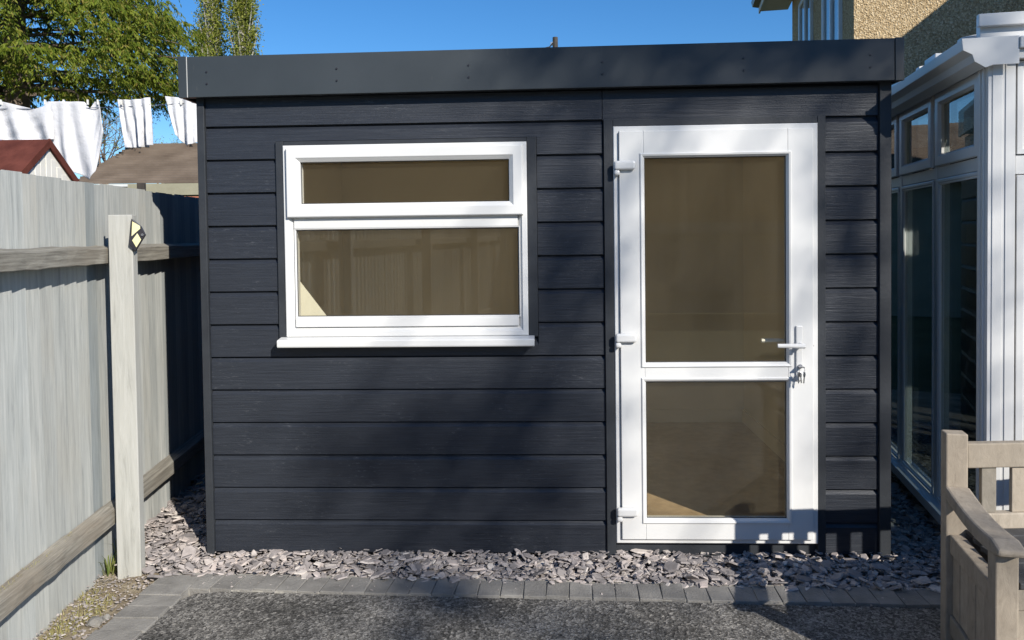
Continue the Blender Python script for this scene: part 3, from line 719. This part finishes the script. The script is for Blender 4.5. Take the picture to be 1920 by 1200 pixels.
# ------------------------------------------------------------------ neighbour's red-roofed shed
sx = -4.18
ry, rz_, ez, hw = 7.03, 2.46, 1.80, 0.86
ns = thing('neighbour_shed', 'small white boarded shed with dark red pitched roof beyond the fence', 'shed', (sx, ry, 0), 0)
MB().prism([(-hw + .08, -0.07), (hw - .08, -0.07), (hw - .08, ez), (0, rz_ - 0.06), (-hw + .08, ez)], -2.6, -0.04).build('wall', 'white_board', ns)
k = (rz_ - ez) / hw
gb = 0
y = -hw + 0.085
while y < hw - 0.1:
    ym = y + 0.04; zt = rz_ - 0.075 - abs(ym) * k - 0.04
    MB().box(-0.0395, -0.034 + 0.003 * (gb % 2), y, y + 0.076, 0.05, zt).build('gable_board', 'white_board', ns, 0.004); y += 0.082; gb += 1
for s in (-1, 1):
    MB().prism([(0, rz_), (s * (hw + 0.08), rz_ - k * (hw + 0.08)), (s * (hw + 0.08), rz_ - k * (hw + 0.08) - 0.035), (0, rz_ - 0.035)], -2.7, -0.0285).build('roof_slope', 'red_felt', ns, 0.004)
    MB().prism([(0, rz_ + 0.006), (s * (hw + 0.09), rz_ + .006 - k * (hw + 0.09)), (s * (hw + 0.09), rz_ - k * (hw + 0.09) - 0.075), (0, rz_ - 0.075)], -0.028, -0.008).build('barge_board', 'red_felt', ns, 0.003)

# ------------------------------------------------------------------ low brown-tiled building
bx0, bx1 = at(150, 300, 15.5).x, 3.0
lb = thing('outbuilding', 'low outbuilding with long brown tiled roof and beige wall', 'building', (0, 15.2, 0), 0.0)
zr = at(300, 273, 17.6).z; zee = at(300, 343, 15.2).z
MB().box(bx0 + .3, bx1, 0.25, 4.6, -0.07, zee - 0.01).build('wall', 'render_beige', lb)
nc = 17; prof = []
for i in range(nc):
    t0, t1 = i / nc, (i + 1) / nc
    y0, y1 = t0 * 2.4, t1 * 2.4; z0, z1 = zee + (zr - zee) * t0, zee + (zr - zee) * t1
    b = MB().prism([(y0, z0 + .05), (y1 + .04, z1 + .012), (y1 + .04, z1 - .02), (y0, z0 - .006)], bx0 - .0, bx1 + .2); b.build('tile_course', 'brown_tile', lb)
MB().prism([(2.35, zr - 0.03), (2.35, zr + 0.02), (2.4, zr + .05), (4.9, zee), (4.9, zee - .05), (2.5, zr - .05)], bx0, bx1 + .2).build('rear_roof', 'brown_tile', lb)
fxx = at(240, 343, 15.2).x
MB().box(bx0 - .02, bx1 + .2, -0.005, 0.03, zee - 0.24, zee - 0.012).build('fascia', 'render_beige', lb)
MB().box(bx0 - .02, fxx, -0.03, -0.006, zee - 0.065, zee - 0.02).build('fascia', 'upvc', lb)
p = at(265, 343, 9.0); q = at(265, 372, 9.0)
np_ = MB().box(-0.042, 0.042, -0.03, 0.03, -0.07, p.z).build('timber_post', 'pole_wood', None, 0.006); np_.location = (p.x, 9.0, 0)
tag(np_, 'stout dark timber post beyond the fence, before the beige wall', 'post')
p0 = at(318, 368, 8.0); p1 = at(420, 366, 8.0)
tw = thing('brick_wall', 'low red brick garden wall with tile coping beyond the fence', 'wall', (p0.x, 8.0, 0), 0)
MB().box(0, 2.4, 0, 0.11, -0.07, p0.z - 0.06).build('wall_body', 'terracotta', tw)
for i in range(10): MB().box(0.0 + i * 0.24, 0.232 + i * 0.24, -0.03, 0.14, p0.z - 0.06, p0.z - 0.005).build('coping_tile', 'terracotta', tw, 0.006)

# ------------------------------------------------------------------ washing
LY = 8.6
L0, L1 = at(-260, 196, LY), at(560, 176, LY)
def line_at(t): p = L0.lerp(L1, t); p.z -= 0.10 * math.sin(math.pi * t); return p
wl = tag(MB().tube([line_at(i / 20) for i in range(21)], 0.004, 5).build('washing_line', 'steel', None), 'thin washing line strung above the fence with white laundry', 'washing line')
for P, lab in ((L0, 'timber post carrying the washing line beside the conifer'), (L1, 'timber post carrying the washing line behind the garden room')):
    o = MB().tube([(0, 0, -.07), (0, 0, P.z + .06)], [.05, .04], 8).build('washing_line_post', 'pole_wood'); o.location = (P.x, P.y, 0); tag(o, lab, 'post', 'washing line posts')
def interp(tab, t):
    for (a, x), (c, y) in zip(tab, tab[1:]):
        if a <= t <= c: return x + (y - x) * (t - a) / (c - a)
    return tab[-1][1] if t > tab[-1][0] else tab[0][1]
def cloth(name, top, bot, edges, lab, folds, nu=90, nv=60, seed=1):
    # top / bot: pixel-free tables (t -> height), edges: x at top and bottom for t=0 and t=1
    rnd = random.Random(seed); b = MB()
    ph = [(rnd.uniform(4, 30), rnd.uniform(-.45, .45), rnd.random() * 6.28, rnd.uniform(.3, 1)) for _ in range(folds)]
    for j in range(nv + 1):
        v = j / nv
        for i in range(nu + 1):
            t = i / nu
            x = (edges[0] * (1 - t) + edges[1] * t) * (1 - v) + (edges[2] * (1 - t) + edges[3] * t) * v
            z = interp(top, t) * (1 - v) + interp(bot, t) * v
            y = sum(a * math.sin(f * t + g * v * 6 + p) for f, g, p, a in ph) * 0.022 * (.35 + v)
            y += 0.006 * math.sin(t * 9 + 14 * v + seed) * math.sin(v * 5 + t * 6)
            b.v.append((x, y, z))
    b.f = [(j * (nu + 1) + i, j * (nu + 1) + i + 1, (j + 1) * (nu + 1) + i + 1, (j + 1) * (nu + 1) + i) for j in range(nv) for i in range(nu)]
    o = b.build(name, 'cotton', None, 0, True, False); md = o.modifiers.new('thick', 'SOLIDIFY'); md.thickness = 0.004
    o.location = (0, LY, 0); tag(o, lab, 'laundry', 'white washing on the line'); return o
X = lambda u, v=240: at(u, v, LY).x
Z = lambda v, u=100: at(u, v, LY).z
cloth('hung_sheet', [(0, Z(188)), (.3, Z(186)), (.47, Z(189)), (.8, Z(204)), (.9, Z(200)), (.97, Z(191)), (1, Z(193))], [(0, Z(240)), (.2, Z(256)), (.5, Z(263)), (.66, Z(266)), (1, Z(262))], (X(-80), X(100), X(-70), X(104)), 'large white bedsheet sagging on the washing line above the red shed roof', 6, seed=3)
cloth('hung_sheet', [(0, Z(190)), (.75, Z(192)), (.82, Z(204)), (.9, Z(191)), (1, Z(192))], [(0, Z(300)), (.4, Z(322)), (.72, Z(338)), (.85, Z(322)), (1, Z(250))], (X(82), X(187), X(92), X(196)), 'long white sheet hanging to a point beside the shed gable', 9, seed=8)
cloth('hung_towel', [(0, Z(188)), (.5, Z(189)), (1, Z(185))], [(0, Z(278)), (.6, Z(279)), (1, Z(275))], (X(222), X(283), X(232), X(288)), 'white ribbed towel hanging square from the washing line', 7, seed=5)
cloth('hung_cloth', [(0, Z(183)), (.3, Z(186)), (1, Z(180))], [(0, Z(255)), (.28, Z(277)), (1, Z(262))], (X(311), X(400), X(328), X(395)), 'white cloth with creased folds hanging beside the garden room roof', 9, seed=11)
pg = MB().box(-.006, .006, -.012, .012, -.05, .006).mesh('peg', 'white_board')
for u in (85, 120, 165, 184, 228, 254, 281, 316, 340, 2):
    o = obj('peg', pg, wl); p = at(u, 188, LY); o.location = (p.x, LY - .006, p.z)

# ------------------------------------------------------------------ telegraph pole
p = at(1041, 70, 32); pole = thing('telegraph_pole', 'dark telegraph pole top rising behind the garden room roof with a wire', 'pole', (p.x, 32, 0), 0)
MB().tube([(0, 0, -.07), (0, 0, p.z)], [.15, .11], 10).build('shaft', 'pole_wood', pole)
q = at(960, 104, 32); q2 = at(700, 150, 34)
MB().tube([(-.1, -.1, p.z - .25), (-.25, -.1, p.z - .42), (q.x - p.x, 0, q.z), (q2.x - p.x, 2, q2.z)], .032, 5).build('wire', 'rubber', pole)
MB().box(-.2, -.1, -.06, .06, p.z - .32, p.z - .2).build('bracket', 'steel', pole)

# ------------------------------------------------------------------ trees
def leafquads(b, c, n, spread, size, droop=0.0, elong=1.0, rnd=random):
    for k in range(n):
        p = Vector((c.x + rnd.gauss(0, spread), c.y + rnd.gauss(0, spread), c.z + rnd.gauss(0, spread)))
        a = Vector((rnd.gauss(0, 1), rnd.gauss(0, 1), rnd.gauss(0, 1) - droop)).normalized()
        e = a.cross(Vector((rnd.gauss(0, 1), rnd.gauss(0, 1), rnd.gauss(0, 1)))).normalized()
        s = size * rnd.uniform(.6, 1.3)
        b.add([p - a * s * elong - e * s * .15, p - e * s * .5, p + a * s * elong, p + e * s * .5], [(0, 1, 2, 3)])
def conifer(label, u, Y, zlow, top, rad):
    base = at(u, 200, Y)
    t = thing('conifer_tree', label, 'tree', (base.x, Y, -0.07), 0)
    tr = MB().tube([(0, 0, 0), (.05, 0, 3), (0, .05, 7), (0, 0, top)], [.34, .28, .2, .03], 10)
    lf = MB(); rn = random.Random(21)
    nb = 150
    for i in range(nb):
        z = zlow + (top - zlow) * (i / nb) ** 1.25
        a = i * 2.39996 + rn.uniform(-.3, .3)
        rr = rad * (1 - ((z - zlow) / (top - zlow)) ** 1.4) * rn.uniform(.72, 1.08)
        if z < zlow + .5: rr *= rn.uniform(.5, 1)
        d = Vector((math.cos(a), math.sin(a), 0)); sd = Vector((-d.y, d.x, 0))
        m = 9; pts = []
        up = rn.uniform(.10, .34)
        for j in range(m + 1):
            q = j / m; pts.append(Vector((0, 0, z)) + d * rr * q + sd * .12 * rr * math.sin(q * 4 + a) + Vector((0, 0, rr * (up * q - .30 * q * q))))
        tr.tube(pts, [.05 * (1 - .85 * j / m) for j in range(m + 1)], 4, False)
        # drooping flat sprays off both sides of the limb
        for j in range(2, m + 1):
            for s in (-1, 1):
                for r_ in range(1):
                    c = pts[j] + d * rn.uniform(-.2, .2); L = rr * .30 * (1.1 - .55 * j / m) * rn.uniform(.6, 1.2)
                    dr = (sd * s + d * rn.uniform(.25, 1.0)).normalized()
                    nsp = 9
                    for w_ in range(nsp):
                        qq = w_ / nsp; pp = c + dr * L * qq + Vector((0, 0, .08 * qq - .55 * L * qq * qq - .02))
                        if pp.z < zlow - .22: continue
                        for y_ in range(4):
                            aa = (dr * rn.uniform(.1, .9) + Vector((rn.gauss(0, .35), rn.gauss(0, .35), -rn.uniform(.4, 1.3)))).normalized()
                            ee = aa.cross(Vector((rn.gauss(0, 1), rn.gauss(0, 1), rn.gauss(0, 1)))).normalized()
                            sz = rn.uniform(.09, .19)
                            lf.add([pp, pp + aa * sz * .5 + ee * sz * .11, pp + aa * sz, pp + aa * sz * .5 - ee * sz * .11], [(0, 1, 2, 3)])
    # clumps of fine hanging fronds over the outside of the crown
    def frond(c, dr, L):
        for w_ in range(11):
            qq = w_ / 11; pp = c + dr * L * (.55 * qq) + Vector((0, 0, .12 * L * qq - L * qq * qq))
            if pp.z < zlow - .3: return
            for s_ in (-1, 1):
                aa = (dr * .35 + Vector((-dr.y, dr.x, 0)) * s_ * rn.uniform(.2, .8) + Vector((rn.gauss(0, .2), rn.gauss(0, .2), -rn.uniform(.5, 1.1)))).normalized()
                ee = aa.cross(Vector((rn.gauss(0, 1), rn.gauss(0, 1), rn.gauss(0, 1)))).normalized(); sz = rn.uniform(.07, .14) * (1.15 - .5 * qq)
                lf.add([pp, pp + aa * sz * .5 + ee * sz * .13, pp + aa * sz, pp + aa * sz * .5 - ee * sz * .13], [(0, 1, 2, 3)])
    for k in range(430):
        z = zlow + (9.0 - zlow) * rn.random() ** .85; a = rn.uniform(-2.9, 1.0)
        lump = 1 + .12 * math.sin(a * 5 + z * 2.1) + .10 * math.sin(a * 9 - z * 3.3)
        rr = (rad - .45) * (1 - ((z - zlow) / (top - zlow)) ** 1.4) * lump * rn.uniform(.66, 1.0)
        d = Vector((math.cos(a), math.sin(a), 0)); c = Vector((0, 0, z)) + d * rr
        for q in range(rn.randint(8, 15)):
            dr = (d + Vector((rn.gauss(0, .7), rn.gauss(0, .7), 0))).normalized()
            frond(c + Vector((rn.gauss(0, .2), rn.gauss(0, .2), rn.gauss(0, .10))), dr, rn.uniform(.35, .75))
    tr.build('trunk', 'bark', t, 0, False, False); lf.build('crown', 'conifer', t, 0, False, False)
conifer('large drooping green conifer towering over the washing line', 30, 17.0, 4.75, 13.5, 4.2)
def poplar(label, u, Y, hw, h, seed):
    rn = random.Random(seed); base = at(u, 300, Y)
    t = thing('poplar_tree', label, 'tree', (base.x, Y, -0.07), 0, 'pair of poplars')
    tr = MB().tube([(0, 0, 0), (0, .1, h * .5), (0, 0, h)], [.35, .22, .03], 8); lf = MB()
    for i in range(190):
        z = rn.uniform(1.5, h * .93); a = rn.random() * 6.28; d = Vector((math.cos(a), math.sin(a), 0))
        r_ = hw * (min(1, (h - z) / (h * .4)) ** .6) * rn.uniform(.45, 1.05); L = r_ * 3.0
        pts = [Vector((0, 0, z)) + d * r_ * (q ** .6) + Vector((0, 0, L * q)) for q in (0, .35, .7, 1)]
        tr.tube(pts, [.06, .045, .03, .012], 4, False)
        for q in range(26):
            s = rn.uniform(.2, 1.05); p = Vector((0, 0, z)) + d * r_ * (s ** .6) + Vector((0, 0, L * s))
            leafquads(lf, p, 7, .17, .09, 0, .8, rn)
    tr.build('trunk', 'pale_bark', t, 0, False, False); lf.build('crown', 'spring_leaf', t, 0, False, False)
poplar('slim twin poplar in pale spring leaf, the one closer to the conifer', 399, 46, .95, 21, 4)
poplar('slim twin poplar in pale spring leaf, the one farther from the conifer', 459, 45, .95, 20, 9)
def branchy(t, h, spread, levels, rn, leafmat, nleaf, lsize, lspread, barkmat, r0=.2, zfork=.3):
    tr, lf = MB(), MB()
    def grow(p, d, L, r, lv):
        pts = [p]; q = p.copy(); dd = d.copy()
        for i in range(4):
            dd = (dd + Vector((rn.gauss(0, .13), rn.gauss(0, .13), rn.gauss(.03, .1)))).normalized(); q = q + dd * L / 4; pts.append(q.copy())
        tr.tube(pts, [r * (1 - .13 * i) for i in range(5)], 5 if lv < 2 else 3, False)
        if lv >= levels:
            leafquads(lf, q, nleaf, lspread, lsize, .2, .8, rn); leafquads(lf, pts[2], nleaf // 2, lspread, lsize, .2, .8, rn); return
        for k in range(rn.choice((3, 3, 4))):
            nd = (dd * rn.uniform(.5, .9) + Vector((rn.gauss(0, 1), rn.gauss(0, 1), rn.uniform(-.1, .7))) * spread).normalized()
            grow(pts[rn.choice((2, 3, 4))].copy(), nd, L * rn.uniform(.6, .82), r * .55, lv + 1)
        grow(q, dd, L * .7, r * .5, lv + 1)
    tr.tube([(0, 0, 0), (0, 0, h * zfork)], [r0 * 1.2, r0], 10, False)
    grow(Vector((0, 0, h * zfork)), Vector((0, 0, 1)), h * .3, r0, 0)
    tr.build('trunk', barkmat, t, 0, False, False)
    if lf.v: lf.build('crown', leafmat, t, 0, False, False)
for u, Y, lab, sd in ((228, 27, 'twiggy tree just coming into leaf, seen between sheet and towel', 5), (322, 29, 'smaller twiggy tree coming into leaf behind the hanging towel', 12)):
    p = at(u, 250, Y); t = thing('young_tree', lab, 'tree', (p.x, Y, -0.07), 0, 'twiggy trees behind the washing')
    branchy(t, 6.4 if sd == 5 else 5.6, .6, 4, random.Random(sd), 'spring_leaf', 5, .035, .16, 'bark', .11, .3)
# tree on the sunny side of the yard; unseen, its leaf clusters placed to shade chosen parts
def T(sx_, z, t): return S2W(sx_, 0, z) - SUN * t
rn = random.Random(31)
tb = T(6.2, 0, 17.0)
t = thing('shade_tree', 'unseen garden tree, its leaf clusters placed to dapple the garden room', 'tree', (tb.x, tb.y, -0.07), 0)
tr, lf = MB(), MB(); O = Vector((tb.x, tb.y, -0.07))
tr.tube([(0, 0, 0), (.1, 0, 4), (0, .1, 8), (-.2, 0, 11.5)], [.24, .2, .15, .06], 10)
for (s0, s1, z0, z1, n) in ((1.5, 3.4, 2.2, 2.75, 2000), (1.1, 1.9, 0.0, .85, 620), (0.45, 1.15, 0.0, .75, 200), (1.65, 1.95, .95, 2.0, 260), (3.0, 3.3, .35, 2.05, 330), (0.3, 1.6, -.75, -.1, 330), (2.3, 3.6, 2.9, 4.6, 700), (2.05, 2.9, .3, 2.0, 90), (2.0, 2.6, -.8, -.3, 120)):
    cl = max(5, n // 22)
    gc = T((s0 + s1) / 2, (z0 + z1) / 2, 17.5) - O; st = Vector((0, 0, 10.5))
    tr.tube([st, st.lerp(gc, .35) + Vector((0, 0, 1.6)), st.lerp(gc, .75) + Vector((0, 0, 1.9)), gc + Vector((0, 0, .5)), gc], [.03, .025, .02, .014, .01], 6, False)
    for k in range(cl):
        p = T(rn.uniform(s0, s1), rn.uniform(z0, z1), rn.uniform(16, 19)) - O
        tr.tube([gc, gc.lerp(p, .5) + Vector((rn.gauss(0, .06), rn.gauss(0, .06), .08)), p], [.012, .009, .004], 4, False)
        leafquads(lf, p, n // cl, .13, .055, .2, .8, rn)
tr.build('trunk', 'bark', t, 0, False, False); lf.build('crown', 'broad_leaf', t, 0, False, False)
# unseen house added across the yard to keep sky out of the pane reflections
hh = thing('reflection_house', 'plain brick house added out of view to block sky reflections in the panes', 'house', (-14, -19, 0), 0)
MB().box(0, 30, -6, 0, -.07, 5).build('wall', 'terracotta', hh)
MB().prism([(-6.4, 5), (.4, 5), (-3, 7.6)], -.3, 30.3).build('roof', 'brown_tile', hh)
